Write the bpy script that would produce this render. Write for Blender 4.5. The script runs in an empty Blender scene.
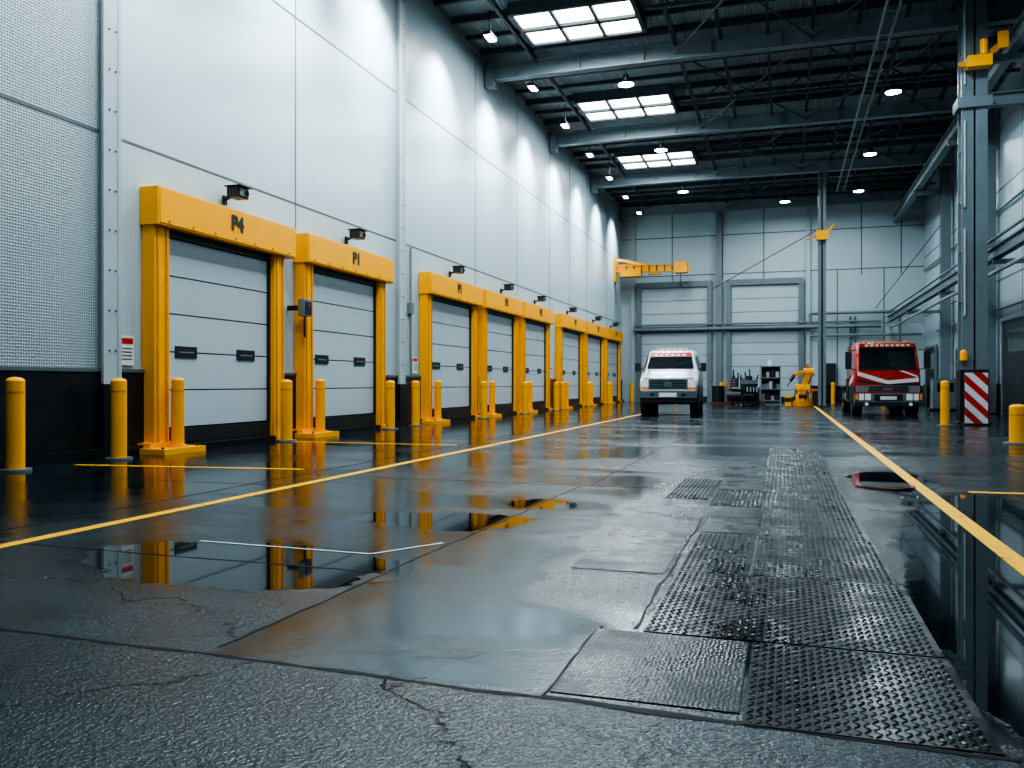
import bpy, bmesh, math, random
from mathutils import Vector, Matrix, Euler
random.seed(7)
scene = bpy.context.scene
try:
    scene.view_settings.view_transform = 'AgX'
    scene.view_settings.look = 'AgX - High Contrast'
    scene.view_settings.exposure = 0.08
except Exception as e:
    print(e)

WX = -9.72; RX = 7.5; BY = 52.8; H = 12.2

# ------------------------------------------------------------- materials
def new_mat(name):
    m = bpy.data.materials.new(name); m.use_nodes = True
    nt = m.node_tree; b = nt.nodes['Principled BSDF']
    return m, nt, b
def N(nt, t, **kw):
    n = nt.nodes.new(t)
    for k, v in kw.items(): setattr(n, k, v)
    return n
def simple(name, col, rough=0.5, metal=0.0, var=0.12, scale=3.0, bump=0.0, bscale=60, spec=0.5, coat=0.0):
    m, nt, b = new_mat(name)
    tc = N(nt, 'ShaderNodeTexCoord')
    no = N(nt, 'ShaderNodeTexNoise'); no.inputs['Scale'].default_value = scale; no.inputs['Detail'].default_value = 6
    nt.links.new(tc.outputs['Object'], no.inputs['Vector'])
    mix = N(nt, 'ShaderNodeMix', data_type='RGBA')
    mix.inputs[6].default_value = (*[c*(1-var) for c in col], 1)
    mix.inputs[7].default_value = (*[min(1, c*(1+var)) for c in col], 1)
    nt.links.new(no.outputs['Fac'], mix.inputs[0]); nt.links.new(mix.outputs[2], b.inputs['Base Color'])
    mr = N(nt, 'ShaderNodeMapRange'); mr.inputs[3].default_value = max(0.02, rough*0.8); mr.inputs[4].default_value = min(1, rough*1.25)
    nt.links.new(no.outputs['Fac'], mr.inputs[0]); nt.links.new(mr.outputs[0], b.inputs['Roughness'])
    b.inputs['Metallic'].default_value = metal
    b.inputs['Specular IOR Level'].default_value = spec
    b.inputs['Coat Weight'].default_value = coat
    if bump > 0:
        n2 = N(nt, 'ShaderNodeTexNoise'); n2.inputs['Scale'].default_value = bscale; n2.inputs['Detail'].default_value = 4
        nt.links.new(tc.outputs['Object'], n2.inputs['Vector'])
        bp = N(nt, 'ShaderNodeBump'); bp.inputs['Strength'].default_value = bump; bp.inputs['Distance'].default_value = 0.01
        nt.links.new(n2.outputs['Fac'], bp.inputs['Height']); nt.links.new(bp.outputs[0], b.inputs['Normal'])
    return m
def emis(name, col, s):
    m, nt, b = new_mat(name)
    b.inputs['Base Color'].default_value = (*col, 1)
    b.inputs['Emission Color'].default_value = (*col, 1); b.inputs['Emission Strength'].default_value = s
    return m
def ribbed(name, col, rough, axis, freq, strength, metal=0.0, var=0.06):
    m, nt, b = new_mat(name)
    tc = N(nt, 'ShaderNodeTexCoord')
    wv = N(nt, 'ShaderNodeTexWave', wave_type='BANDS', bands_direction=axis, wave_profile='SIN')
    wv.inputs['Scale'].default_value = freq
    nt.links.new(tc.outputs['Object'], wv.inputs['Vector'])
    no = N(nt, 'ShaderNodeTexNoise'); no.inputs['Scale'].default_value = 0.5; no.inputs['Detail'].default_value = 5
    nt.links.new(tc.outputs['Object'], no.inputs['Vector'])
    mix = N(nt, 'ShaderNodeMix', data_type='RGBA')
    mix.inputs[6].default_value = (*[c*(1-var*1.6) for c in col], 1); mix.inputs[7].default_value = (*[min(1, c*(1+var)) for c in col], 1)
    nt.links.new(no.outputs['Fac'], mix.inputs[0]); nt.links.new(mix.outputs[2], b.inputs['Base Color'])
    b.inputs['Roughness'].default_value = rough; b.inputs['Metallic'].default_value = metal
    bp = N(nt, 'ShaderNodeBump'); bp.inputs['Strength'].default_value = strength; bp.inputs['Distance'].default_value = 0.02
    nt.links.new(wv.outputs['Fac'], bp.inputs['Height']); nt.links.new(bp.outputs[0], b.inputs['Normal'])
    return m
def perforated(name, col):
    m, nt, b = new_mat(name)
    tc = N(nt, 'ShaderNodeTexCoord')
    vo = N(nt, 'ShaderNodeTexVoronoi'); vo.inputs['Scale'].default_value = 24; vo.inputs['Randomness'].default_value = 0.15
    nt.links.new(tc.outputs['Object'], vo.inputs['Vector'])
    mr = N(nt, 'ShaderNodeMapRange'); mr.inputs[1].default_value = 0.2; mr.inputs[2].default_value = 0.55
    nt.links.new(vo.outputs['Distance'], mr.inputs[0])
    mix = N(nt, 'ShaderNodeMix', data_type='RGBA')
    mix.inputs[6].default_value = (*[c*0.5 for c in col], 1); mix.inputs[7].default_value = (*col, 1)
    nt.links.new(mr.outputs[0], mix.inputs[0]); nt.links.new(mix.outputs[2], b.inputs['Base Color'])
    b.inputs['Roughness'].default_value = 0.45
    bp = N(nt, 'ShaderNodeBump'); bp.inputs['Strength'].default_value = 0.5; bp.inputs['Distance'].default_value = 0.01
    nt.links.new(mr.outputs[0], bp.inputs['Height']); nt.links.new(bp.outputs[0], b.inputs['Normal'])
    return m
def striped(name, c1, c2, freq):
    m, nt, b = new_mat(name)
    tc = N(nt, 'ShaderNodeTexCoord'); sp = N(nt, 'ShaderNodeSeparateXYZ'); nt.links.new(tc.outputs['Object'], sp.inputs[0])
    a = N(nt, 'ShaderNodeMath', operation='ADD'); nt.links.new(sp.outputs[0], a.inputs[0]); nt.links.new(sp.outputs[2], a.inputs[1])
    mu = N(nt, 'ShaderNodeMath', operation='MULTIPLY'); mu.inputs[1].default_value = freq; nt.links.new(a.outputs[0], mu.inputs[0])
    fr = N(nt, 'ShaderNodeMath', operation='FRACT'); nt.links.new(mu.outputs[0], fr.inputs[0])
    gt = N(nt, 'ShaderNodeMath', operation='GREATER_THAN'); gt.inputs[1].default_value = 0.5; nt.links.new(fr.outputs[0], gt.inputs[0])
    mix = N(nt, 'ShaderNodeMix', data_type='RGBA'); mix.inputs[6].default_value = (*c1, 1); mix.inputs[7].default_value = (*c2, 1)
    nt.links.new(gt.outputs[0], mix.inputs[0]); nt.links.new(mix.outputs[2], b.inputs['Base Color'])
    b.inputs['Roughness'].default_value = 0.4
    return m

M = {}
WALLC = (0.39, 0.485, 0.525)
M['wall'] = ribbed('wall_panel', WALLC, 0.28, 'Y', 7.0, 0.22)
M['wallx'] = ribbed('wall_panel_x', (0.39, 0.475, 0.505), 0.38, 'X', 9.0, 0.12)
M['perf'] = perforated('wall_perforated', (0.35, 0.43, 0.46))
M['seam'] = simple('panel_seam', (0.09, 0.115, 0.13), 0.5)
M['black'] = simple('black_wainscot', (0.009, 0.014, 0.018), 0.28, var=0.4)
M['col'] = simple('column_grey_paint', (0.14, 0.185, 0.205), 0.4, var=0.2)
M['colL'] = simple('pilaster_light', (0.34, 0.41, 0.44), 0.4)
M['yellow'] = simple('yellow_paint', (0.92, 0.40, 0.002), 0.36, var=0.08, bump=0.05, spec=0.35)
M['yellowd'] = simple('yellow_paint_worn', (0.62, 0.26, 0.006), 0.45, var=0.3, scale=9)
M['door'] = ribbed('door_panel', (0.41, 0.49, 0.53), 0.3, 'Z', 14.0, 0.08)
M['steel'] = simple('steel', (0.36, 0.40, 0.42), 0.35, metal=0.8)
M['dark'] = simple('dark_metal', (0.016, 0.021, 0.025), 0.4)
M['rubber'] = simple('rubber', (0.010, 0.011, 0.012), 0.75)
M['white'] = simple('white_paint', (0.62, 0.67, 0.70), 0.3, var=0.04, coat=0.5)
M['red'] = simple('red_paint', (0.45, 0.022, 0.014), 0.28, var=0.1, coat=0.6)
M['glass'] = simple('dark_glass', (0.015, 0.022, 0.027), 0.05, spec=0.9)
M['chrome'] = simple('chrome', (0.5, 0.53, 0.55), 0.18, metal=1.0)
M['lampglass'] = simple('headlamp_glass', (0.8, 0.82, 0.8), 0.1)
M['amber'] = simple('amber_lens', (0.9, 0.3, 0.02), 0.2)
M['roof'] = ribbed('roof_deck', (0.27, 0.33, 0.36), 0.45, 'X', 3.0, 1.0)
M['beam'] = simple('roof_beam_paint', (0.20, 0.255, 0.28), 0.38, var=0.2)
M['beamd'] = simple('purlin_paint', (0.055, 0.072, 0.083), 0.5, var=0.2)
M['sky'] = emis('skylight_glow', (0.95, 0.98, 0.97), 6.5)
M['lamp'] = emis('lamp_glow', (0.92, 0.98, 1.0), 30)
M['stripe'] = striped('red_white_stripe', (0.5, 0.025, 0.016), (0.65, 0.68, 0.69), 2.3)
M['paper'] = simple('sign_white', (0.65, 0.67, 0.67), 0.5)
M['rust'] = simple('rusty_iron', (0.12, 0.03, 0.016), 0.5, var=0.5, scale=12)
M['sealant'] = simple('joint_sealant', (0.004, 0.005, 0.006), 0.6, spec=0.2)
M['orange'] = simple('orange_paint', (0.75, 0.2, 0.015), 0.45)

# ------------------------------------------------------------- mesh builder
class MB:
    def __init__(s): s.v = []; s.f = []; s.m = []; s.mats = []; s.sm = []
    def mi(s, k):
        if k not in s.mats: s.mats.append(k)
        return s.mats.index(k)
    def add(s, vs, fs, k, smooth=False):
        o = len(s.v); s.v += [tuple(v) for v in vs]; i = s.mi(k)
        for f in fs: s.f.append(tuple(o+a for a in f)); s.m.append(i); s.sm.append(smooth)
    def box(s, a, b, k):
        x0, x1 = sorted((a[0], b[0])); y0, y1 = sorted((a[1], b[1])); z0, z1 = sorted((a[2], b[2]))
        vs = [(x0,y0,z0),(x1,y0,z0),(x1,y1,z0),(x0,y1,z0),(x0,y0,z1),(x1,y0,z1),(x1,y1,z1),(x0,y1,z1)]
        s.add(vs, [(0,3,2,1),(4,5,6,7),(0,1,5,4),(1,2,6,5),(2,3,7,6),(3,0,4,7)], k)
    def bar(s, p, q, w, h, k):
        p = Vector(p); q = Vector(q); d = (q-p).normalized()
        up = Vector((0,0,1)) if abs(d.z) < 0.95 else Vector((0,1,0))
        r = d.cross(up).normalized(); u = r.cross(d).normalized()
        vs = []
        for c in (p, q):
            for a, b2 in ((-1,-1),(1,-1),(1,1),(-1,1)): vs.append(c + r*a*w/2 + u*b2*h/2)
        s.add(vs, [(0,1,2,3),(7,6,5,4),(0,4,5,1),(1,5,6,2),(2,6,7,3),(3,7,4,0)], k)
    def cyl(s, p, q, r, k, n=20, r2=None, cap=True):
        p = Vector(p); q = Vector(q); d = (q-p).normalized(); r2 = r if r2 is None else r2
        up = Vector((0,0,1)) if abs(d.z) < 0.95 else Vector((0,1,0))
        a = d.cross(up).normalized(); b = a.cross(d).normalized()
        vs = []
        for c, rr in ((p, r), (q, r2)):
            for i in range(n):
                t = 2*math.pi*i/n; vs.append(c + a*rr*math.cos(t) + b*rr*math.sin(t))
        s.add(vs, [(i, (i+1) % n, n+(i+1) % n, n+i) for i in range(n)], k, True)
        if cap:
            s.add(vs, [tuple(range(n-1, -1, -1)), tuple(range(n, 2*n))], k)
    def dome(s, c, r, h, k, n=20, rings=4):
        vs = []; c = Vector(c)
        for j in range(rings):
            a = j/rings*math.pi/2
            for i in range(n):
                t = 2*math.pi*i/n; vs.append(c+Vector((math.cos(t)*r*math.cos(a), math.sin(t)*r*math.cos(a), h*math.sin(a))))
        vs.append(c+Vector((0,0,h)))
        fs = []
        for j in range(rings-1):
            for i in range(n): fs.append((j*n+i, j*n+(i+1) % n, (j+1)*n+(i+1) % n, (j+1)*n+i))
        for i in range(n): fs.append(((rings-1)*n+i, (rings-1)*n+(i+1) % n, rings*n))
        s.add(vs, fs, k, True)
    def loft(s, secs, k, cap=True, smooth=True):
        n = len(secs[0]); vs = [p for sec in secs for p in sec]; fs = []
        for j in range(len(secs)-1):
            for i in range(n): fs.append((j*n+i, j*n+(i+1) % n, (j+1)*n+(i+1) % n, (j+1)*n+i))
        s.add(vs, fs, k, smooth)
        if cap: s.add(vs, [tuple(range(n-1, -1, -1)), tuple(range((len(secs)-1)*n, len(secs)*n))], k)
    def ibeam(s, p, q, w, h, k, t=0.03):
        p = Vector(p); q = Vector(q)
        for dz in (-h/2+t/2, h/2-t/2):
            o = Vector((0,0,dz)); s.bar(p+o, q+o, w, t, k)
        s.bar(p, q, t, h, k)
    def mesh(s, name):
        me = bpy.data.meshes.new(name); me.from_pydata([tuple(v) for v in s.v], [], s.f)
        for k in s.mats: me.materials.append(M[k])
        me.polygons.foreach_set('material_index', s.m); me.polygons.foreach_set('use_smooth', s.sm)
        me.update()
        bm = bmesh.new(); bm.from_mesh(me); bmesh.ops.recalc_face_normals(bm, faces=bm.faces); bm.to_mesh(me); bm.free()
        return me
    def obj(s, name, loc=(0,0,0), rot=(0,0,0), bevel=0.0, parent=None):
        o = bpy.data.objects.new(name, s.mesh(name)); scene.collection.objects.link(o)
        o.location = loc; o.rotation_euler = rot
        if bevel > 0:
            m = o.modifiers.new('bevel', 'BEVEL'); m.width = bevel; m.segments = 2; m.limit_method = 'ANGLE'; m.angle_limit = math.radians(50)
        if parent: o.parent = parent
        return o
def inst(o, loc, rot=(0,0,0)):
    c = o.copy(); c.location = loc; c.rotation_euler = rot; scene.collection.objects.link(c)
    for ch in o.children:
        d = ch.copy(); d.parent = c; scene.collection.objects.link(d)
    return c

# ------------------------------------------------------------- floor
def floor_mat():
    m, nt, b = new_mat('wet_asphalt_floor')
    L = nt.links.new
    tc = N(nt, 'ShaderNodeTexCoord'); P = tc.outputs['Object']
    def noise(scale, detail=5, rough=0.55, vec=P):
        n = N(nt, 'ShaderNodeTexNoise'); n.inputs['Scale'].default_value = scale; n.inputs['Detail'].default_value = detail; n.inputs['Roughness'].default_value = rough
        L(vec, n.inputs['Vector']); return n
    def math_(op, a, c, clamp=False):
        n = N(nt, 'ShaderNodeMath', operation=op); n.use_clamp = clamp
        for i, x in enumerate((a, c)):
            if isinstance(x, (int, float)): n.inputs[i].default_value = x
            elif x is not None: L(x, n.inputs[i])
        return n.outputs[0]
    def rng(x, a, c, d=0.0, e=1.0):
        n = N(nt, 'ShaderNodeMapRange'); n.interpolation_type = 'SMOOTHSTEP'
        n.inputs[1].default_value = a; n.inputs[2].default_value = c; n.inputs[3].default_value = d; n.inputs[4].default_value = e
        L(x, n.inputs[0]); return n.outputs[0]
    sp = N(nt, 'ShaderNodeSeparateXYZ'); L(P, sp.inputs[0]); X, Y = sp.outputs[0], sp.outputs[1]
    wobn = noise(1.3, 6, 0.6); wob = wobn.outputs['Fac']
    wobm = math_('MULTIPLY', math_('SUBTRACT', wob, 0.5), 1.4)
    puds = [(-3.20,4.45,1.15,0.60),(-2.55,6.35,0.75,0.50),(-2.1,7.5,0.45,0.35),(1.12,4.2,0.54,3.4),(1.7,7.5,0.8,2.0),(2.6,4.5,1.4,2.5),(1.15,10.5,0.45,1.4)]
    pm = None
    for cx, cy, rx, ry in puds:
        s1 = N(nt, 'ShaderNodeVectorMath', operation='SUBTRACT'); L(P, s1.inputs[0]); s1.inputs[1].default_value = (cx, cy, 0)
        s2 = N(nt, 'ShaderNodeVectorMath', operation='MULTIPLY'); L(s1.outputs[0], s2.inputs[0]); s2.inputs[1].default_value = (1/rx, 1/ry, 0)
        s3 = N(nt, 'ShaderNodeVectorMath', operation='LENGTH'); L(s2.outputs[0], s3.inputs[0])
        f = math_('SUBTRACT', 1.0, s3.outputs['Value'])
        pm = f if pm is None else math_('MAXIMUM', pm, f)
    pf = math_('ADD', pm, wobm)
    pud = rng(pf, 0.0, 0.10)
    damp = rng(pf, -0.6, 0.1)
    sx = N(nt, 'ShaderNodeVectorMath', operation='MULTIPLY'); L(P, sx.inputs[0]); sx.inputs[1].default_value = (0.45, 1.0, 1.0)
    big = noise(0.6, 7, 0.62, sx.outputs[0]).outputs['Fac']
    mid = noise(2.2, 7, 0.7).outputs['Fac']
    fine = noise(55, 2, 0.6).outputs['Fac']
    fine2 = noise(20, 4, 0.65).outputs['Fac']
    dv = N(nt, 'ShaderNodeVectorMath', operation='MULTIPLY_ADD'); L(wobn.outputs['Color'], dv.inputs[0]); dv.inputs[1].default_value = (0.9, 0.9, 0); L(P, dv.inputs[2])
    vo = N(nt, 'ShaderNodeTexVoronoi', feature='DISTANCE_TO_EDGE'); vo.inputs['Scale'].default_value = 0.42; L(dv.outputs[0], vo.inputs['Vector'])
    crack = math_('MULTIPLY', rng(vo.outputs['Distance'], 0.001, 0.005, 1.0, 0.0), rng(mid, 0.42, 0.55))
    zone1 = rng(Y, 2.86, 2.96, 1.0, 0.0)
    zone2 = math_('MULTIPLY', rng(X, -2.3, -2.2, 0.9, 0.0), rng(Y, 4.3, 4.7, 1.0, 0.0))
    zone3 = math_('MULTIPLY', rng(math_('ADD', X, math_('MULTIPLY', wob, 0.8)), -1.1, -0.8, 0.0, 0.7), rng(Y, 3.9, 4.3, 0.0, 1.0))
    grain = math_('MULTIPLY', rng(mid, 0.3, 0.72), rng(fine, 0.38, 0.62, 0.3, 1.3))
    mix = N(nt, 'ShaderNodeMix', data_type='RGBA'); mix.inputs[6].default_value = (0.004, 0.008, 0.011, 1); mix.inputs[7].default_value = (0.020, 0.034, 0.043, 1)
    L(grain, mix.inputs[0])
    mix2 = N(nt, 'ShaderNodeMix', data_type='RGBA'); L(mix.outputs[2], mix2.inputs[6]); mix2.inputs[7].default_value = (0.003, 0.005, 0.0065, 1)
    L(math_('MAXIMUM', math_('MULTIPLY', damp, 0.85), crack), mix2.inputs[0])
    L(mix2.outputs[2], b.inputs['Base Color'])
    r0 = math_('ADD', rng(big, 0.43, 0.56, 0.08, 0.21), math_('MULTIPLY', mid, 0.11))
    wallwet = rng(X, -6.2, -4.8, 0.5, 1.0)
    r1 = math_('MULTIPLY', math_('MULTIPLY', r0, rng(damp, 0, 1, 1.0, 0.7)), wallwet)
    rr = N(nt, 'ShaderNodeMix', data_type='FLOAT'); L(pud, rr.inputs[0]); L(r1, rr.inputs[2]); rr.inputs[3].default_value = 0.03
    L(rr.outputs[0], b.inputs['Roughness'])
    zn = math_('MAXIMUM', math_('MAXIMUM', math_('MAXIMUM', zone1, zone2), zone3), rng(big, 0.45, 0.6, 0.04, 0.25))
    hgt = math_('SUBTRACT', math_('ADD', math_('MULTIPLY', fine, 0.8), math_('MULTIPLY', fine2, 0.9)), math_('MULTIPLY', crack, 1.5))
    dry = math_('SUBTRACT', 1.0, pud)
    st = math_('MULTIPLY', math_('MULTIPLY', zn, dry), rng(Y, 4, 20, 1.0, 0.15))
    bp = N(nt, 'ShaderNodeBump'); bp.inputs['Distance'].default_value = 0.010
    L(hgt, bp.inputs['Height']); L(st, bp.inputs['Strength'])
    bp2 = N(nt, 'ShaderNodeBump'); bp2.inputs['Distance'].default_value = 0.02; bp2.inputs['Strength'].default_value = 0.12
    L(math_('MULTIPLY', mid, dry), bp2.inputs['Height']); L(bp.outputs[0], bp2.inputs['Normal'])
    L(bp2.outputs[0], b.inputs['Normal'])
    b.inputs['Specular IOR Level'].default_value = 0.5
    b.inputs['Specular Tint'].default_value = (0.66, 0.88, 1.0, 1)
    return m
M['floor'] = floor_mat()
g = MB(); g.box((WX-0.3, -8, -0.3), (RX+0.3, BY+0.3, 0), 'floor'); g.obj('floor')

# wet plates
def plate_mat(name, col, kind):
    m, nt, b = new_mat(name); L = nt.links.new
    tc = N(nt, 'ShaderNodeTexCoord'); P = tc.outputs['Object']
    n = N(nt, 'ShaderNodeTexNoise'); n.inputs['Scale'].default_value = 2.2; n.inputs['Detail'].default_value = 7; n.inputs['Roughness'].default_value = 0.65; L(P, n.inputs['Vector'])
    mix = N(nt, 'ShaderNodeMix', data_type='RGBA'); mix.inputs[6].default_value = (*[c*0.4 for c in col], 1); mix.inputs[7].default_value = (*[c*1.5 for c in col], 1)
    L(n.outputs['Fac'], mix.inputs[0]); L(mix.outputs[2], b.inputs['Base Color'])
    mr = N(nt, 'ShaderNodeMapRange'); mr.inputs[1].default_value = 0.4; mr.inputs[2].default_value = 0.62; mr.inputs[3].default_value = 0.18; mr.inputs[4].default_value = 0.46
    L(n.outputs['Fac'], mr.inputs[0]); L(mr.outputs[0], b.inputs['Roughness'])
    b.inputs['Specular IOR Level'].default_value = 0.26
    b.inputs['Specular Tint'].default_value = (0.75, 0.92, 1.0, 1)
    if kind:
        v = N(nt, 'ShaderNodeTexVoronoi'); v.inputs['Scale'].default_value = 60; v.inputs['Randomness'].default_value = 0.6; L(P, v.inputs['Vector'])
        bp = N(nt, 'ShaderNodeBump'); bp.inputs['Strength'].default_value = 0.45; bp.inputs['Distance'].default_value = 0.005
        L(v.outputs['Distance'], bp.inputs['Height']); L(bp.outputs[0], b.inputs['Normal'])
    return m
M['tread'] = plate_mat('wet_tread_plate', (0.009, 0.0135, 0.0165), False)
M['sheet'] = plate_mat('wet_rubber_sheet', (0.010, 0.016, 0.020), True)

def tread_plate(x0, x1, y0, y1, step=0.030, h=0.0045):
    g = MB(); z = 0.004
    g.box((x0, y0, 0), (x1, y1, z), 'tread')
    vs = []; fs = []
    j = 0; y = y0+0.02
    while y < y1-0.015:
        x = x0+0.02; i = 0
        while x < x1-0.015:
            a = math.radians(45 if (i+j) % 2 else -45)
            ca, sa = math.cos(a), math.sin(a); l, w = step*0.60, step*0.20
            hh = h*random.uniform(0.6, 1.1)
            pts = [(-l,0,0),(0,-w,0),(l,0,0),(0,w,0),(-l*0.5,0,hh),(l*0.5,0,hh)]
            o = len(vs)
            for px, py, pz in pts: vs.append((x+px*ca-py*sa, y+px*sa+py*ca, z+pz))
            fs += [(o,o+1,o+4),(o+1,o+5,o+4),(o+1,o+2,o+5),(o+2,o+3,o+5),(o+3,o+4,o+5),(o+3,o,o+4)]
            x += step; i += 1
        y += step; j += 1
    g.add(vs, fs, 'tread')
    return g.obj('diamond_tread_plate')
tread_plate(-0.13, 0.62, 2.84, 3.755)
tread_plate(-0.60, 0.61, 3.775, 5.05, 0.032)
tread_plate(-0.18, 0.58, 5.065, 6.385, 0.034)
tread_plate(-0.60, -0.20, 5.065, 6.385, 0.034)
tread_plate(-0.18, 0.57, 6.405, 9.0, 0.038)
tread_plate(-0.22, 0.56, 9.02, 12.0, 0.044)
tread_plate(-0.24, 0.56, 12.02, 15.2, 0.052)
tread_plate(-0.66, -0.20, 7.9, 9.0, 0.038)
tread_plate(-1.10, -0.70, 8.3, 10.0, 0.040)
def sheet(x0, x1, y0, y1):
    g = MB(); g.box((x0, y0, 0), (x1, y1, 0.004), 'sheet'); return g.obj('steel_floor_plate', bevel=0.002)
sheet(-0.80, -0.145, 2.93, 3.75); sheet(-0.60, -0.195, 6.45, 7.2)
sheet(-0.66, -0.235, 9.1, 10.0); sheet(-0.72, -0.255, 10.4, 12.4)
sheet(-1.22, -0.67, 4.95, 6.5)

# floor joints (wobbly sealant strips)
g = MB()
def joint(p, q, w=0.016):
    p = Vector((*p, 0.0015)); q = Vector((*q, 0.0015)); d = q-p; n = max(2, int(d.length/0.12)); r = Vector((-d.y, d.x, 0)).normalized()
    off = 0; L1 = []; L2 = []
    for i in range(n+1):
        off = off*0.85+random.uniform(-0.009, 0.009); c = p+d*i/n+r*off; ww = w*random.uniform(0.5, 1.5)/2
        L1.append(c+r*ww); L2.append(c-r*ww)
    vs = L1+L2
    g.add(vs, [(i, i+1, n+2+i, n+1+i) for i in range(n)], 'sealant')
joint((-9, 3.05), (-0.82, 2.88), 0.022); joint((-0.82, 2.87), (0.66, 2.82), 0.03); joint((-2.25, 3.0), (-2.1, 9.0)); joint((-9, 4.65), (-2.2, 4.5))
joint((-2.1, 9.0), (-1.15, 9.0)); joint((-6, 9.1), (-2.1, 9.0)); joint((-2.0, 9), (-2.0, 30)); joint((-5, 15), (-0.3, 15)); joint((-5, 21), (1.3, 21)); joint((-5, 30), (7, 30))
joint((-0.82, 2.9), (-0.80, 3.8)); joint((-0.64, 3.8), (-0.64, 7.2)); joint((-0.64, 7.2), (-0.2, 7.25)); joint((-9.5, 8), (-5.2, 8)); joint((-9.5, 14.9), (-5.2, 14.9)); joint((-9.5, 20), (-5.2, 20)); joint((-9.5, 26), (-5.2, 26))
joint((0.7, 8.0), (7.4, 8.0)); joint((0.7, 16.0), (7.4, 16.0)); joint((2.9, 1), (2.9, 29)); joint((-5.6,3.1),(-5.6,30))
g.obj('floor_joint')

# road markings
def marking(name, pts, w, key):
    g = MB()
    for p, q in pts: g.bar((p[0], p[1], 0.002), (q[0], q[1], 0.002), w, 0.002, key)
    return g.obj(name)
def line_mat():
    m, nt, b = new_mat('yellow_line_paint'); L = nt.links.new
    tc = N(nt, 'ShaderNodeTexCoord')
    n = N(nt, 'ShaderNodeTexNoise'); n.inputs['Scale'].default_value = 14; n.inputs['Detail'].default_value = 8; n.inputs['Roughness'].default_value = 0.7; L(tc.outputs['Object'], n.inputs['Vector'])
    r = N(nt, 'ShaderNodeValToRGB'); r.color_ramp.elements[0].position = 0.35; r.color_ramp.elements[0].color = (0.08, 0.06, 0.03, 1)
    r.color_ramp.elements[1].position = 0.44; r.color_ramp.elements[1].color = (0.95, 0.50, 0.004, 1)
    L(n.outputs['Fac'], r.inputs[0]); L(r.outputs[0], b.inputs['Base Color']); b.inputs['Roughness'].default_value = 0.45
    b.inputs['Specular IOR Level'].default_value = 0.25
    return m
M['line'] = line_mat()
marking('yellow_floor_line', [((1.36, -2), (1.40, 46))], 0.13, 'line')
marking('yellow_floor_line', [((-5.08, -2), (-4.95, 32))], 0.12, 'line')
marking('yellow_floor_line', [((1.78, 9.65), (7.2, 9.9))], 0.10, 'line')
marking('yellow_floor_line', [((-9.2, 9.2), (-5.9, 9.6))], 0.09, 'line')
marking('yellow_floor_line', [((-9.0, 14.2), (-5.6, 14.2))], 0.08, 'line')
marking('white_floor_line', [((-3.9, 5.0), (-2.55, 4.95)), ((-2.55, 4.95), (-2.25, 5.45))], 0.022, 'paper')

# drain cover
g = MB(); g.cyl((0,0,0), (0,0,0.015), 0.30, 'rust', 28)
for i in range(-4, 5): g.box((-0.24, i*0.055-0.012, 0.015), (0.24, i*0.055+0.012, 0.022), 'dark')
g.obj('drain_cover', (1.02, 9.9, 0))

# ------------------------------------------------------------- walls
PY = 10.3
g = MB()
g.box((WX-0.3, -8, 0), (WX, BY, H), 'wall')
for z in (4.86, 8.75):
    g.box((WX-0.01, -8, z-0.018), (WX+0.006, BY, z+0.018), 'seam')
for y in (4.8, 15.5, 26.3, 30.9, 35.6, 39.2, 42.8, 48.0):
    g.box((WX-0.01, y-0.016, 1.3), (WX+0.006, y+0.016, H), 'seam')
g.box((WX-0.01, -8, 1.28), (WX+0.012, PY-0.15, H-0.1), 'perf')
for z in (4.86, 8.75): g.box((WX, -8, z-0.025), (WX+0.02, PY-0.15, z+0.025), 'seam')
g.obj('wall_left')
g = MB(); g.box((WX, -8, 0), (WX+0.05, BY-0.1, 1.28), 'black'); g.box((WX, -8, 1.28), (WX+0.07, BY-0.1, 1.33), 'seam'); g.box((WX,-8,0),(WX+0.16,BY-0.1,0.14),'black'); g.obj('baseboard_left')
for y in (PY, 20.45):
    g = MB(); g.box((0, -0.14, 0), (0.12, 0.14, H-0.05), 'colL'); g.box((0.08, -0.18, 0), (0.13, -0.11, H-0.05), 'colL'); g.box((0.08, 0.11, 0), (0.13, 0.18, H-0.05), 'colL')
    z = 0.4
    while z < 11.8:
        g.cyl((0.12, -0.06, z), (0.14, -0.06, z), 0.014, 'seam', 8); g.cyl((0.12, 0.06, z), (0.14, 0.06, z), 0.014, 'seam', 8); z += 0.6
    g.box((0.0,-0.2,0),(0.15,0.2,1.1),'black')
    g.obj('wall_pilaster', (WX, y, 0))

g = MB()
g.box((WX-0.3, BY, 0), (RX+0.3, BY+0.3, H), 'wallx')
for z in (7.75, 10.1): g.box((WX, BY-0.008, z-0.03), (RX, BY+0.01, z+0.03), 'seam')
for x in (-6.6, -3.6, -1.2, 1.4, 4.2, 6.3): g.box((x-0.03, BY-0.008, 7.4), (x+0.03, BY+0.01, H), 'seam')
for x in (2.9, 5.4): g.box((x-0.03, BY-0.008, 1), (x+0.03, BY+0.01, 7.75), 'seam')
g.obj('wall_back')
g = MB(); g.box((1.2, BY-0.07, 0), (RX-0.1, BY, 1.0), 'black'); g.obj('baseboard_back')
g = MB()
g.box((RX, -8, 0), (RX+0.3, BY, H), 'wall')
for z in (4.9, 8.2): g.box((RX-0.006, -8, z-0.03), (RX+0.01, BY, z+0.03), 'seam')
for y in (20, 24, 28, 32, 36, 40, 44, 48): g.box((RX-0.006, y-0.025, 1), (RX+0.01, y+0.025, H), 'seam')
g.obj('wall_right')
g = MB(); g.box((RX-0.06, -8, 0), (RX, BY-0.1, 1.1), 'black'); g.obj('baseboard_right')
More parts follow.
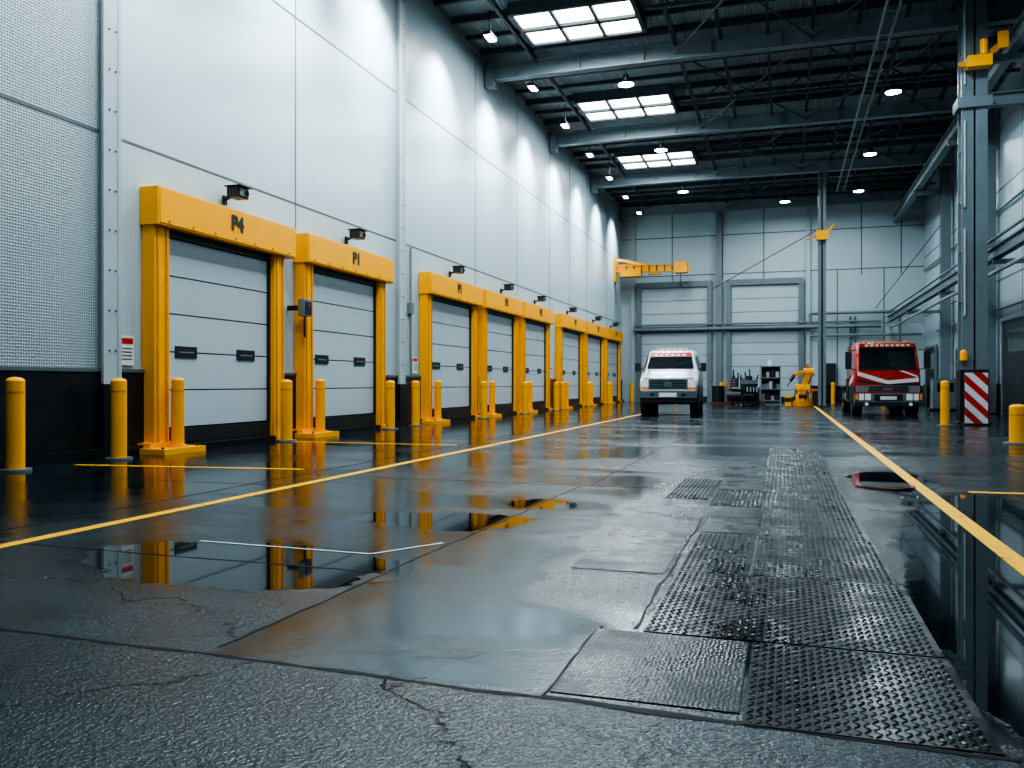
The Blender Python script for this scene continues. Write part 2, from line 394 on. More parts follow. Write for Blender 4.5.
def service_door(n, y0, y1, z1):
    g = MB(); g.box((-0.12, y0-0.12, 0), (0, y0, z1+0.12), 'col'); g.box((-0.12, y1, 0), (0, y1+0.12, z1+0.12), 'col'); g.box((-0.12, y0, z1), (0, y1, z1+0.12), 'col')
    g.box((-0.07, y0, 0.01), (-0.01, y1, z1), 'dark'); g.box((-0.10, y0+0.15, 0.95), (-0.07, y0+0.2, 1.2), 'steel'); g.box((-0.075, y0+0.3, z1-1.1), (-0.068, y1-0.3, z1-0.3), 'glass')
    g.obj('door_%d' % n, (RX-0.06, 0, 0))
service_door(1, 48.3, 51.3, 3.0); service_door(2, 30.8, 34.0, 3.3); service_door(3, 41.0, 42.5, 2.6)

# ------------------------------------------------------------- ceiling
g = MB(); g.box((WX-0.3, -8, H), (RX+0.3, BY+0.3, H+0.2), 'roof')
g.obj('ceiling')
g = MB()
g.box((WX, BY-0.12, H-0.25), (RX, BY, H), 'beam'); g.box((WX, -8, H-0.2), (WX+0.12, BY, H), 'beam'); g.box((RX-0.12, -8, H-0.2), (RX, BY, H), 'beam')
g.obj('trim_1')
ys = (2.5, 10.8, 19.05, 27.3, 35.6, 43.8, 51.9)
for y in ys:
    g = MB(); g.ibeam((WX+0.05, 0, 0), (RX-0.05, 0, 0), 0.32, 0.56, 'beam', 0.05)
    for i in range(8): x = WX+1.2+i*2.1; g.box((x-0.02, -0.14, -0.26), (x+0.02, 0.14, 0.26), 'beam')
    g.box((WX+0.05,-0.2,-0.5),(WX+0.35,0.2,0.28),'beam')
    g.obj('roof_beam', (0, y, 11.66))
g = MB()
for k in range(41):
    y = 0.5+k*1.30
    if min(abs(y-b) for b in ys) < 0.4: continue
    big = (k % 2 == 0)
    g.ibeam((WX+0.1, y, 12.05), (RX-0.1, y, 12.05), 0.10, 0.22 if big else 0.14, 'beamd', 0.02)
for x in (-7.9, -3.3, -1.9, -0.5, 0.8, 2.1, 3.4, 4.6, 5.6, 6.6):
    g.ibeam((x, -7, 11.90), (x, BY-0.2, 11.90), 0.10, 0.12, 'beamd', 0.02)
for a, b in zip(ys[:-1], ys[1:]):
    for x0, x1 in ((-3.3, 0.8), (0.8, 5.2)):
        g.cyl((x0, a, 11.6), (x1, b, 11.6), 0.03, 'beamd', 6); g.cyl((x1, a, 11.6), (x0, b, 11.6), 0.03, 'beamd', 6)
    m_ = (a+b)/2; g.bar((-3.6, m_, 11.35), (RX-0.2, m_, 11.35), 0.10, 0.10, 'beamd'); g.bar((-3.6, m_, 11.9), (RX-0.2, m_, 11.9), 0.10, 0.10, 'beamd')
    x = -3.6; i = 0
    while x < RX-0.9:
        g.bar((x, m_, 11.35 if i % 2 else 11.9), (x+0.7, m_, 11.9 if i % 2 else 11.35), 0.05, 0.05, 'beamd'); x += 0.7; i += 1
g.obj('roof_purlins')
g = MB()
for dx in (-0.16, 0.16): g.bar((2.65+dx, 4, 10.85), (2.65+dx, 46, 10.85), 0.05, 0.12, 'beam')
y = 4.3
while y < 46: g.bar((2.5, y, 10.82), (2.8, y, 10.82), 0.04, 0.03, 'beam'); y += 0.9
for y in ys[1:-1]: g.cyl((2.65, y, 10.85), (2.65, y, 11.37), 0.02, 'beam', 6)
g.obj('cable_tray')
g = MB()
g.cyl((6.6, 2, 11.1), (6.6, BY-0.1, 11.1), 0.06, 'beam', 10)
for y in ys: g.cyl((6.6, y, 11.1), (6.6, y, 11.37), 0.015, 'beam', 6)
g.obj('sprinkler_pipe')
# skylights
k = 1
for y0, y1 in ((7.0, 9.6), (14.8, 17.4), (23.6, 25.9), (31.7, 34.1), (39.8, 42.3)):
    g = MB(); x0, x1 = -7.6, -4.1; z = 11.84
    g.box((x0, y0, z+0.05), (x1, y1, z+0.12), 'sky')
    for a, b in (((x0-.08, y0-.08), (x1+.08, y0+.04)), ((x0-.08, y1-.04), (x1+.08, y1+.08)), ((x0-.08, y0), (x0+.04, y1)), ((x1-.04, y0), (x1+.08, y1))):
        g.box((*a, z-0.02), (*b, z+0.36), 'beamd')
    for i in (1, 2): x = x0+(x1-x0)*i/3; g.box((x-.05, y0, z-.04), (x+.05, y1, z+.05), 'beamd')
    g.box((x0, (y0+y1)/2-.09, z-.04), (x1, (y0+y1)/2+.09, z+.05), 'beamd')
    w_ = g.obj('window_%d' % k); k += 1
    l = bpy.data.lights.new('skylight_light', 'AREA'); l.shape = 'RECTANGLE'; l.size = x1-x0-0.2; l.size_y = y1-y0-0.2; l.energy = 430; l.color = (0.88, 0.96, 1)
    o = bpy.data.objects.new('skylight_light', l); scene.collection.objects.link(o); o.location = ((x0+x1)/2, (y0+y1)/2, z-0.06)
    o.parent = w_

# high bay lamps
def highbay():
    g = MB(); g.cyl((0,0,0.12), (0,0,0.30), 0.10, 'dark', 16); g.cyl((0,0,0), (0,0,0.12), 0.27, 'dark', 24, r2=0.12); g.cyl((0,0,-0.01), (0,0,0), 0.25, 'lamp', 24); g.cyl((0,0,0.3), (0,0,0.85), 0.015, 'dark', 6)
    return g
src = None
for x, y in ((-5,11.4),(-5,19.7),(-5,27.9),(-5,36.2),(-5,44.4),(3.5,39.6),(3.6,47),(3.5,31.4),(3.5,23),(3.5,15),(3.5,7),(-1,4),(0,48.5)):
    z = 11.0
    if src is None:
        src = highbay().obj('high_bay_lamp', (x, y, z)); o = src
        l = bpy.data.lights.new('bulb', 'AREA'); l.shape = 'DISK'; l.size = 0.45; l.energy = 230; l.color = (0.80, 0.93, 1)
        lo = bpy.data.objects.new('bulb', l); scene.collection.objects.link(lo); lo.location = (0, 0, -0.03); lo.parent = src
    else: o = inst(src, (x, y, z))
# wall washers along the dock wall
src = None
for y in (6, 10.4, 14.8, 18.9, 23.2, 27.6, 32, 36.4, 40.8, 45.2, 49.6):
    if src is None:
        g = MB(); g.box((-0.12, -0.28, -0.05), (0.12, 0.28, 0.05), 'dark'); g.box((-0.1, -0.25, -0.06), (0.1, 0.25, -0.05), 'lamp'); g.cyl((0,0,0.05),(0,0,0.75),0.02,'dark',8)
        src = g.obj('wall_washer_lamp', (WX+1.6, y, 11.15))
        l = bpy.data.lights.new('bulb', 'SPOT'); l.energy = 2000; l.spot_size = math.radians(88); l.spot_blend = 1.0; l.shadow_soft_size = 0.15; l.color = (0.84, 0.95, 1)
        lo = bpy.data.objects.new('bulb', l); scene.collection.objects.link(lo); lo.location = (0, 0, -0.12); lo.rotation_euler = (0, math.radians(42), 0); lo.parent = src
    else: inst(src, (WX+1.6, y, 11.15))

# ------------------------------------------------------------- dock doors
doors = [(11.0, 14.95, 'P4'), (15.4, 19.45, 'P1'), (21.75, 26.1, 'P1'), (26.4, 30.55, 'P3'), (30.8, 35.0, 'P5'), (36.5, 41.2, 'P6'), (41.6, 46.3, 'P7'), (46.7, 51.2, 'P8')]
def dock_door(y0, y1, label):
    W = y1-y0; g = MB(); LW = 0.34; ZB = 3.62; ZT = 4.22
    g.box((0, 0, ZB), (0.34, W, ZT), 'yellow')
    g.box((0.34, 0.04, ZB+0.03), (0.355, W-0.04, ZT-0.03), 'yellow')
    for a in (0.04, W-0.04-LW-0.22):
        g.box((0, a, 0.1), (0.24, a+LW, ZB), 'yellow')
        g.box((0.24, a+0.05, 0.1), (0.262, a+0.09, ZB), 'yellowd'); g.box((0.24, a+LW-0.09, 0.1), (0.262, a+LW-0.05, ZB), 'yellowd')
    ya, yb = 0.04+LW, W-0.04-LW-0.22
    g.box((0, W-0.26, 0.0), (0.10, W-0.05, ZB), 'yellowd')
    n = 5; z0 = 0.38; hh = (ZB-0.12-z0)/n
    for i in range(n): g.box((0.0, ya+0.05, z0+i*hh+0.012), (0.10, yb-0.05, z0+(i+1)*hh-0.012), 'door')
    g.box((0, ya, z0), (0.075, yb, ZB), 'seam')
    g.box((0, ya, 0.0), (0.14, yb, z0-0.02), 'dark'); g.box((0.0, ya, 0.0), (0.30, yb, 0.10), 'black')
    g.box((0, ya, ZB-0.12), (0.16, yb, ZB), 'dark')
    g.box((0, ya, z0), (0.15, ya+0.05, ZB), 'dark'); g.box((0, yb-0.05, z0), (0.15, yb, ZB), 'dark')
    zz = 1.54
    for f in (0.10, 0.66):
        yy = ya+(yb-ya)*f; g.box((0.10, yy, zz), (0.118, yy+0.54, zz+0.19), 'dark'); g.box((0.118, yy+0.08, zz+0.08), (0.121, yy+0.46, zz+0.10), 'steel')
    g.box((0.0, -0.18, 0), (0.62, 0.80, 0.09), 'yellow'); g.box((0.0, -0.10, 0.09), (0.28, 0.46, 0.17), 'yellow')
    g.box((0.0, yb-0.05, 0), (0.34, W-0.15, 0.09), 'yellow')
    for yy in (-0.1, 0.72): g.cyl((0.52, yy, 0.09), (0.52, yy, 0.115), 0.025, 'dark', 8)
    py = 0.36
    g.cyl((0.42, py, 0.09), (0.42, py, 1.16), 0.10, 'yellow', 24); g.dome((0.42, py, 1.16), 0.10, 0.05, 'yellow', 24)
    g.cyl((0.42, py, 0.09), (0.42, py, 0.13), 0.14, 'yellow', 24); g.cyl((0.42,py,0.98),(0.42,py,1.0),0.103,'yellowd',24)
    for i in range(7): y = 0.25+(W-0.5)*i/6; g.cyl((0.355, y, ZB+0.08), (0.37, y, ZB+0.08), 0.02, 'yellowd', 8)
    o = g.obj('loading_dock_door', (WX+0.013, y0, 0), bevel=0.008)
    c = bpy.data.curves.new('bay_label', 'FONT'); c.body = label; c.size = 0.36; c.extrude = 0.004; c.offset = 0.016; c.align_x = 'CENTER'; c.align_y = 'CENTER'
    t = bpy.data.objects.new('bay_label', c); scene.collection.objects.link(t); t.data.materials.append(M['dark'])
    t.rotation_euler = (math.pi/2, 0, math.pi/2); t.location = (0.362, W*0.51, (ZB+ZT)/2+0.04); t.parent = o
    return o
for d in doors: dock_door(*d)

# bollards
def bollard_mesh(r=0.10, h=1.18):
    g = MB(); g.cyl((0,0,0), (0,0,h-0.04), r, 'yellow', 28); g.dome((0,0,h-0.04), r, 0.05, 'yellow', 28); g.cyl((0,0,0), (0,0,0.03), r*1.7, 'col', 28)
    g.cyl((0,0,h-0.2), (0,0,h-0.17), r*1.02, 'yellowd', 28)
    return g
bl = bollard_mesh(0.11).obj('bollard', (-9.25, 8.3, 0))
for x, y in ((-9.25, 10.05), (-9.1, 14.2), (-9.1, 18.7), (-9.2, 20.4), (-9.1, 25.4), (-9.1, 29.9), (-9.1, 34.4), (-9.2, 35.8), (-9.1, 40.5), (-9.1, 45.6),
             (4.0, 24.7), (-3.5, 50.6), (1.9, 47.5), (2.5, 49.5), (5.0, 49.0), (-8.9, 51.7), (-6.2, 51.3)):
    inst(bl, (x, y, 0))
bollard_mesh(0.14, 0.72).obj('bollard', (4.07, 17.7, 0))

# security cameras above doors
fl = None
def flood():
    g = MB(); g.box((0, -0.05, -0.05), (0.05, 0.05, 0.12), 'dark'); g.bar((0.03, 0, 0.05), (0.30, 0, 0.12), 0.05, 0.05, 'dark')
    g.box((0.18, -0.16, 0.05), (0.42, 0.16, 0.24), 'dark'); g.box((0.42, -0.13, 0.07), (0.45, 0.13, 0.22), 'col'); g.cyl((0.45, 0.05, 0.14), (0.47, 0.05, 0.14), 0.05, 'glass', 12)
    g.box((0.14, -0.19, 0.24), (0.50, 0.19, 0.26), 'dark')
    return g
for y in (13.1, 17.6, 24.0, 28.9, 33.2, 38.6, 44.2, 49.0):
    if fl is None: fl = flood().obj('security_camera', (WX+0.013, y, 4.40), bevel=0.01)
    else: inst(fl, (WX+0.013, y, 4.40))
g = MB(); g.box((-0.33,-0.04,-0.05),(0.0,0.04,0.05),'dark'); g.box((0, -0.16, -0.17), (0.14, 0.16, 0.17), 'col'); g.box((0.14, -0.12, -0.13), (0.155, 0.12, 0.13), 'dark'); g.cyl((0.155, 0, 0.05), (0.17, 0, 0.05), 0.03, 'red', 12); g.cyl((0.06, 0, -0.17), (0.06, 0, -0.6), 0.02, 'dark', 8)
cb = g.obj('control_box', (WX+0.36, 15.17, 2.65), bevel=0.01)
g = MB(); g.box((0, -0.16, -0.23), (0.015, 0.16, 0.23), 'paper'); g.box((0.015, -0.14, 0.10), (0.018, 0.14, 0.19), 'red')
for i in range(4): g.box((0.015, -0.12, 0.02-i*0.055), (0.018, 0.12, 0.04-i*0.055), 'seam')
sg = g.obj('safety_sign', (WX+0.02, 10.68, 1.62))
inst(sg, (WX+0.02, 21.45, 1.62)); inst(sg, (WX+0.02, 35.75, 1.62))
g = MB(); g.cyl((0,0,1.3), (0,0,4.8), 0.03, 'col', 8); g.box((-0.05,-0.1,3.0),(0.06,0.1,3.3),'col'); pp = g.obj('conduit_pipe', (WX+0.06, 21.1, 0))

# ------------------------------------------------------------- back wall doors, pipes
def back_door(x0, x1):
    W = x1-x0; g = MB()
    g.box((0, -0.28, 0), (0.28, 0, 7.3), 'col'); g.box((W-0.28, -0.28, 0), (W, 0, 7.3), 'col'); g.box((0, -0.3, 7.0), (W, 0, 7.35), 'col')
    g.box((0, -0.30, 4.25), (W, -0.02, 4.6), 'col')
    for za, zb, n in ((0.05, 4.25, 6), (4.6, 7.0, 3)):
        h = (zb-za)/n
        for i in range(n): g.box((0.28, -0.10, za+i*h+0.015), (W-0.28, -0.02, za+(i+1)*h-0.015), 'door')
        g.box((0.28, -0.07, za), (W-0.28, 0, zb), 'seam')
    g.box((0.28, -0.14, 0), (W-0.28, -0.10, 0.35), 'dark')
    return g.obj('roll_up_door', (x0, BY-0.01, 0), bevel=0.01)
back_door(-8.75, -4.2); back_door(-3.35, 1.05)
g = MB(); g.box((-0.14, -0.3, 0), (0.14, 0, H-0.3), 'col'); g.box((-0.18, -0.33, 0), (0.18, -0.28, H-0.3), 'col'); g.obj('wall_pilaster', (-3.78, BY, 0))
g = MB(); g.box((-0.12, -0.2, 0), (0.12, 0, H-0.3), 'colL'); inst(g.obj('wall_pilaster', (1.3, BY, 0)), (-9.0, BY, 0))
g = MB()
g.cyl((-8.9, BY-0.48, 4.42), (5.2, BY-0.48, 4.42), 0.11, 'col', 14); g.cyl((-8.9, BY-0.48, 4.7), (5.2, BY-0.48, 4.7), 0.06, 'col', 12)
g.cyl((1.4, BY-0.48, 5.2), (7.3, BY-0.48, 5.2), 0.09, 'col', 12); g.cyl((1.4, BY-0.48, 3.9), (7.3, BY-0.48, 3.9), 0.07, 'col', 12)
g.cyl((1.4, BY-0.48, 4.42), (1.4, BY-0.48, 5.2), 0.08, 'col', 12)
g.obj('service_pipe')
g = MB()
for x in (3.6, 3.85, 6.2): g.cyl((x, BY-0.15, 0.1), (x, BY-0.15, 5.0), 0.05, 'col', 10)
g.box((4.4, BY-0.35, 0.9), (5.1, BY-0.02, 2.1), 'col'); g.box((5.3, BY-0.3, 1.2), (5.8, BY-0.02, 2.0), 'dark'); g.box((2.2, BY-0.3, 1.0), (2.8, BY-0.02, 2.3), 'dark')
g.obj('electrical_cabinet')

# columns
def column(w, h, d):
    g = MB(); t = 0.06
    g.box((-w/2, -d/2, 0), (w/2, -d/2+t, h), 'col'); g.box((-w/2, d/2-t, 0), (w/2, d/2, h), 'col'); g.box((-t/2, -d/2, 0), (t/2, d/2, h), 'col')
    g.box((-w/2-0.1, -d/2-0.1, 0), (w/2+0.1, d/2+0.1, 0.05), 'dark')
    for i in range(8):
        z = 0.6+i*1.4
        if z < h-0.3: g.box((-w/2+0.02, -d/2+t, z), (w/2-0.02, d/2-t, z+0.03), 'col')
    return g
c1 = column(0.66, 12.1, 0.55)
c1.box((-0.44, -0.38, 8.75), (0.44, 0.36, 9.05), 'col'); c1.box((-0.36, -0.31, 0.05), (0.36, -0.28, 1.5), 'dark'); c1.box((-0.36,-0.31,0.05),(-0.33,0.3,1.5),'dark')
for z in (3, 6, 9.4): c1.cyl((-0.25, -0.33, z), (-0.25, -0.33, z+2.4), 0.03, 'colL', 8)
c1.obj('steel_column', (5.0, 26.6, 0), bevel=0.01)
c2 = column(0.36, 11.3, 0.36); c2.obj('steel_column', (1.70, 43.6, 0))
c4 = column(0.40, 11.3, 0.4); c4 = c4.obj('steel_column', (RX-0.32, 35.3, 0)); inst(c4, (RX-0.32, 27.0, 0)); inst(c4, (RX-0.32, 44.2, 0))
g = MB(); g.ibeam((6.0, 2, 10.5), (6.0, BY-0.05, 10.5), 0.28, 0.46, 'col', 0.04)
for y in (18.5, 35.3, 44.2): g.ibeam((5.8, y, 10.15), (RX-0.55, y, 10.15), 0.2, 0.24, 'col', 0.03)
g.ibeam((5.4, 26.6, 9.0), (RX-0.55, 26.6, 9.0), 0.25, 0.36, 'col', 0.03); g.bar((5.4, 26.6, 10.12), (RX-0.6, 26.6, 10.12), 0.2, 0.2, 'col')
g.obj('crane_runway_beam')
g = MB(); g.ibeam((5.6, 2, 4.75), (5.6, BY-0.6, 4.75), 0.22, 0.34, 'col', 0.04); g.cyl((5.72, 2, 4.3), (5.72, BY-0.6, 4.3), 0.06, 'colL', 10); g.cyl((5.5, 2, 5.1), (5.5, BY-0.6, 5.1), 0.045, 'col', 10)
for y in (10, 18, 26.6, 35.3, 44.2): g.bar((5.5, y, 4.5), (RX-0.55, y, 4.5), 0.12, 0.14, 'col')
g.obj('pipe_rack')
g = MB()
for y in (29.5, 37.2, 38.0, 46.0): g.cyl((RX-0.12, y, 0.6), (RX-0.12, y, 9.5), 0.05, 'col', 8)
g.cyl((RX-0.12, 22, 7.4), (RX-0.12, 52, 7.4), 0.05, 'col', 8); g.cyl((RX-0.12, 22, 3.8), (RX-0.12, 48, 3.8), 0.04, 'col', 8)
for y, z in ((36.4, 1.5), (39.3, 1.4), (29.9, 1.5), (45.3, 1.5)): g.box((RX-0.3, y-0.35, z-0.5), (RX, y+0.35, z+0.6), 'col')
g.obj('wall_conduit')
g = MB(); g.box((-0.27, -0.04, 0), (0.27, 0.04, 1.40), 'stripe'); g.box((-0.31, -0.12, 0), (0.31, 0.12, 0.06), 'dark'); g.bar((0.2, 0.03, 0.7), (0.2, 0.45, 0.03), 0.05, 0.05, 'dark'); g.bar((-0.2, 0.03, 0.7), (-0.2, 0.45, 0.03), 0.05, 0.05, 'dark')
g.obj('hazard_stripe_barrier', (4.83, 25.2, 0))
g = MB(); g.box((-0.3, -0.2, 0), (0.3, 0.15, 0.30), 'yellow'); g.bar((0.1, 0, 0.25), (0.60, 0, 0.62), 0.14, 0.16, 'yellowd'); g.box((0.45, -0.14, 0.45), (0.70, 0.0, 0.9), 'yellow'); g.cyl((0.1,-0.15,0.3),(0.1,-0.15,0.7),0.1,'yellow',12); g.bar((-0.3,0,0.1),(-0.5,0,0.15),0.1,0.12,'yellowd')
g.obj('hoist_bracket', (5.05, 26.05, 9.75))
g = MB(); g.cyl((0,0,0), (0,0,0.20), 0.10, 'yellow', 16); g.dome((0,0,0.20), 0.10, 0.10, 'amber', 16); g.box((-0.08,0,0.0),(0.08,0.16,0.1),'dark'); g.obj('warning_beacon', (4.70, 26.13, 1.75))
g = MB(); g.box((-0.5, -0.25, 0), (0.5, 0.25, 0.08), 'orange'); g.cyl((0,0,0.08), (0,0,0.22), 0.12, 'dark', 14); g.bar((0,0,0.15), (0.5,0.0,0.5), 0.05, 0.05, 'dark'); g.obj('floor_jack', (5.7, 22.0, 0))

# yellow jib crane on the dock wall
g = MB()
g.box((0.01, -0.25, -0.7), (0.12, 0.25, 0.7), 'yellowd')
g.ibeam((0.1, 0, 0.10), (4.4, 0, 0.0), 0.25, 0.42, 'yellow', 0.05)
g.bar((0.1, 0, 0.65), (1.9, 0, 0.25), 0.10, 0.14, 'yellow')
g.box((0.4, -0.28, -0.42), (1.6, 0.28, 0.0), 'yellow'); g.box((3.6, -0.3, -0.30), (4.3, 0.3, 0.34), 'yellow'); g.cyl((3.9, 0, -0.3), (3.9, 0, -0.9), 0.02, 'dark', 6); g.cyl((3.9,-0.1,-1.0),(3.9,0.1,-1.0),0.1,'dark',12)
g.box((2.0,-0.2,-0.32),(2.7,0.2,-0.2),'yellowd')
for i in range(8): g.box((0.7+i*0.45, -0.14, -0.15), (0.76+i*0.45, 0.14, 0.22), 'dark')
g.obj('jib_crane', (WX, 50.4, 7.9))
g = MB(); g.box((-0.28, -0.25, -0.2), (0.28, 0.03, 0.25), 'yellow'); g.cyl((-0.2, -0.1, 0.3), (-5.4, 4.0, -1.9), 0.02, 'dark', 6); g.bar((-0.25,-0.1,0.0),(-0.7,-0.2,-0.2),0.08,0.08,'yellowd'); g.cyl((0.2,-0.1,0.1),(0.55,-0.1,0.5),0.05,'yellow',8)
g.obj('cable_anchor', (1.70, 43.38, 8.2))
g = MB(); g.cyl((RX-0.2, 44.6, 9.0), (4.9, BY-0.3, 5.4), 0.02, 'dark', 6); g.obj('stay_cable')

# ------------------------------------------------------------- vehicles
def wheel(g, x, y, r, w, side, z=None):
    z = r if z is None else z
    g.cyl((x-w/2, y, z), (x+w/2, y, z), r, 'rubber', 28)
    xo = x+side*(w/2)
    g.cyl((xo-side*0.02, y, z), (xo+side*0.008, y, z), r*0.6, 'chrome', 20); g.cyl((xo, y, z), (xo+side*0.03, y, z), r*0.22, 'dark', 12)
    for i in range(18):
        a = 2*math.pi*i/18; c = Vector((x, y+math.cos(a)*r, z+math.sin(a)*r)); t = Vector((0, -math.sin(a), math.cos(a)))*0.025
        g.bar(c-t, c+t, w*0.9, 0.02, 'rubber')
def sec(y, hwb, zb, hwm, zm, hwt, zt):
    half = [(hwb*0.92, zb), (hwb, zb+0.08), (hwm, zm-0.15), (hwm*0.99, zm), (hwt+0.02, zt-0.10), (hwt-0.05, zt-0.02), (hwt*0.6, zt)]
    return [Vector((x, y, z)) for x, z in half] + [Vector((-x, y, z)) for x, z in reversed(half)]
def van():
    g = MB()
    S = [sec(0.00, 0.90, 0.66, 0.93, 1.18, 0.86, 1.28), sec(0.10, 0.96, 0.62, 0.98, 1.24, 0.90, 1.36), sec(0.85, 0.99, 0.60, 1.0, 1.45, 0.86, 1.56),
         sec(1.0, 0.99, 0.60, 1.0, 1.50, 0.86, 1.64), sec(1.50, 0.99, 0.60, 1.0, 1.52, 0.78, 2.22), sec(1.85, 0.99, 0.60, 1.0, 1.52, 0.80, 2.34),
         sec(3.5, 0.99, 0.60, 1.0, 1.52, 0.82, 2.37), sec(4.9, 0.99, 0.60, 1.0, 1.52, 0.82, 2.35), sec(5.05, 0.95, 0.62, 0.97, 1.5, 0.78, 2.25)]
    g.loft(S, 'white')
    g.add([(-0.82,0.99,1.66),(0.82,0.99,1.66),(0.72,1.47,2.20),(-0.72,1.47,2.20)], [(0,1,2,3)], 'glass')
    g.add([(-0.82,0.97,1.665),(0.82,0.97,1.665),(0.82,1.02,1.665),(-0.82,1.02,1.665)], [(0,1,2,3)], 'dark')
    g.add([(-0.73,1.34,2.08),(0.73,1.34,2.08),(0.70,1.455,2.235),(-0.70,1.455,2.235)], [(0,1,2,3)], 'red')
    for i in range(6): g.add([(-0.6+i*0.2,1.365,2.12),(-0.48+i*0.2,1.365,2.12),(-0.48+i*0.2,1.41,2.18),(-0.6+i*0.2,1.41,2.18)], [(0,1,2,3)], 'paper')
    g.bar((-0.6,0.98,1.68), (-0.1,1.14,1.88), 0.02, 0.02, 'dark'); g.bar((0.05,0.98,1.68), (0.55,1.14,1.88), 0.02, 0.02, 'dark')
    g.bar((-0.75,0.1,1.37),(-0.72,0.9,1.6),0.02,0.02,'seam'); g.bar((0.75,0.1,1.37),(0.72,0.9,1.6),0.02,0.02,'seam'); g.bar((-0.86,0.02,1.30),(0.86,0.02,1.30),0.02,0.02,'seam')
    for s in (-1, 1):
        for ya, yb in ((1.45, 2.3), (2.4, 3.6), (3.7, 4.8)):
            g.add([(s*0.995,ya,1.55),(s*0.995,yb,1.55),(s*0.865,yb,2.12),(s*0.865,ya+0.15 if ya<2 else ya,2.12)], [(0,1,2,3)], 'glass')
        g.box((s*1.0, 2.35, 0.75), (s*1.006, 2.37, 1.5), 'seam'); g.box((s*1.0, 1.3, 0.75), (s*1.006, 1.32, 1.5), 'seam')
        g.bar((s*0.98, 1.2, 1.62), (s*1.14, 1.15, 1.68), 0.04, 0.04, 'dark'); g.box((s*1.07, 1.08, 1.55), (s*1.25, 1.18, 1.85), 'dark')
        for yc in (0.95, 4.0):
            g.cyl((s*0.80, yc, 0.54), (s*1.012, yc, 0.54), 0.54, 'dark', 28); wheel(g, s*0.86, yc, 0.45, 0.30, s)
        g.box((s*0.95, 1.6, 0.50), (s*1.02, 3.3, 0.62), 'dark')
    g.box((-0.66, -0.05, 0.92), (0.66, 0.02, 1.27), 'chrome'); g.box((-0.60, -0.055, 0.95), (0.60, -0.04, 1.23), 'dark')
    for i in range(3): g.box((-0.60, -0.07, 0.99+i*0.08), (0.60, -0.05, 1.015+i*0.08), 'chrome')
    g.box((-0.13,-0.08,1.02),(0.13,-0.05,1.16),'chrome')
    for s in (-1, 1):
        g.box((s*0.67, -0.045, 0.99), (s*0.91, 0.05, 1.24), 'lampglass'); g.box((s*0.67, -0.04, 0.91), (s*0.91, 0.05, 0.97), 'amber'); g.box((s*0.655,-0.05,0.9),(s*0.665,0.0,1.26),'dark')
    g.box((-0.98, -0.18, 0.62), (0.98, 0.05, 0.86), 'chrome'); g.box((-0.3, -0.19, 0.66), (0.3, -0.17, 0.80), 'paper'); g.box((-0.95, -0.10, 0.46), (0.95, 0.1, 0.62), 'dark')
    g.box((-0.6, -0.20, 0.68), (-0.45, -0.17, 0.78), 'dark'); g.box((0.45, -0.20, 0.68), (0.6, -0.17, 0.78), 'dark')
    g.box((-0.7, 0.3, 0.42), (0.7, 4.9, 0.62), 'dark'); g.cyl((-0.8, 0.95, 0.45), (0.8, 0.95, 0.45), 0.07, 'dark', 10); g.cyl((-0.8, 4.0, 0.45), (0.8, 4.0, 0.45), 0.07, 'dark', 10)
    g.box((-0.55, 1.9, 2.36), (0.55, 2.1, 2.42), 'white')
    for i in range(5): g.box((-0.5+i*0.22, 1.72, 2.33), (-0.42+i*0.22, 1.8, 2.37), 'amber')
    return g
van().obj('cargo_van', (-3.84, 29.6, 0), rot=(0, 0, math.radians(3)))

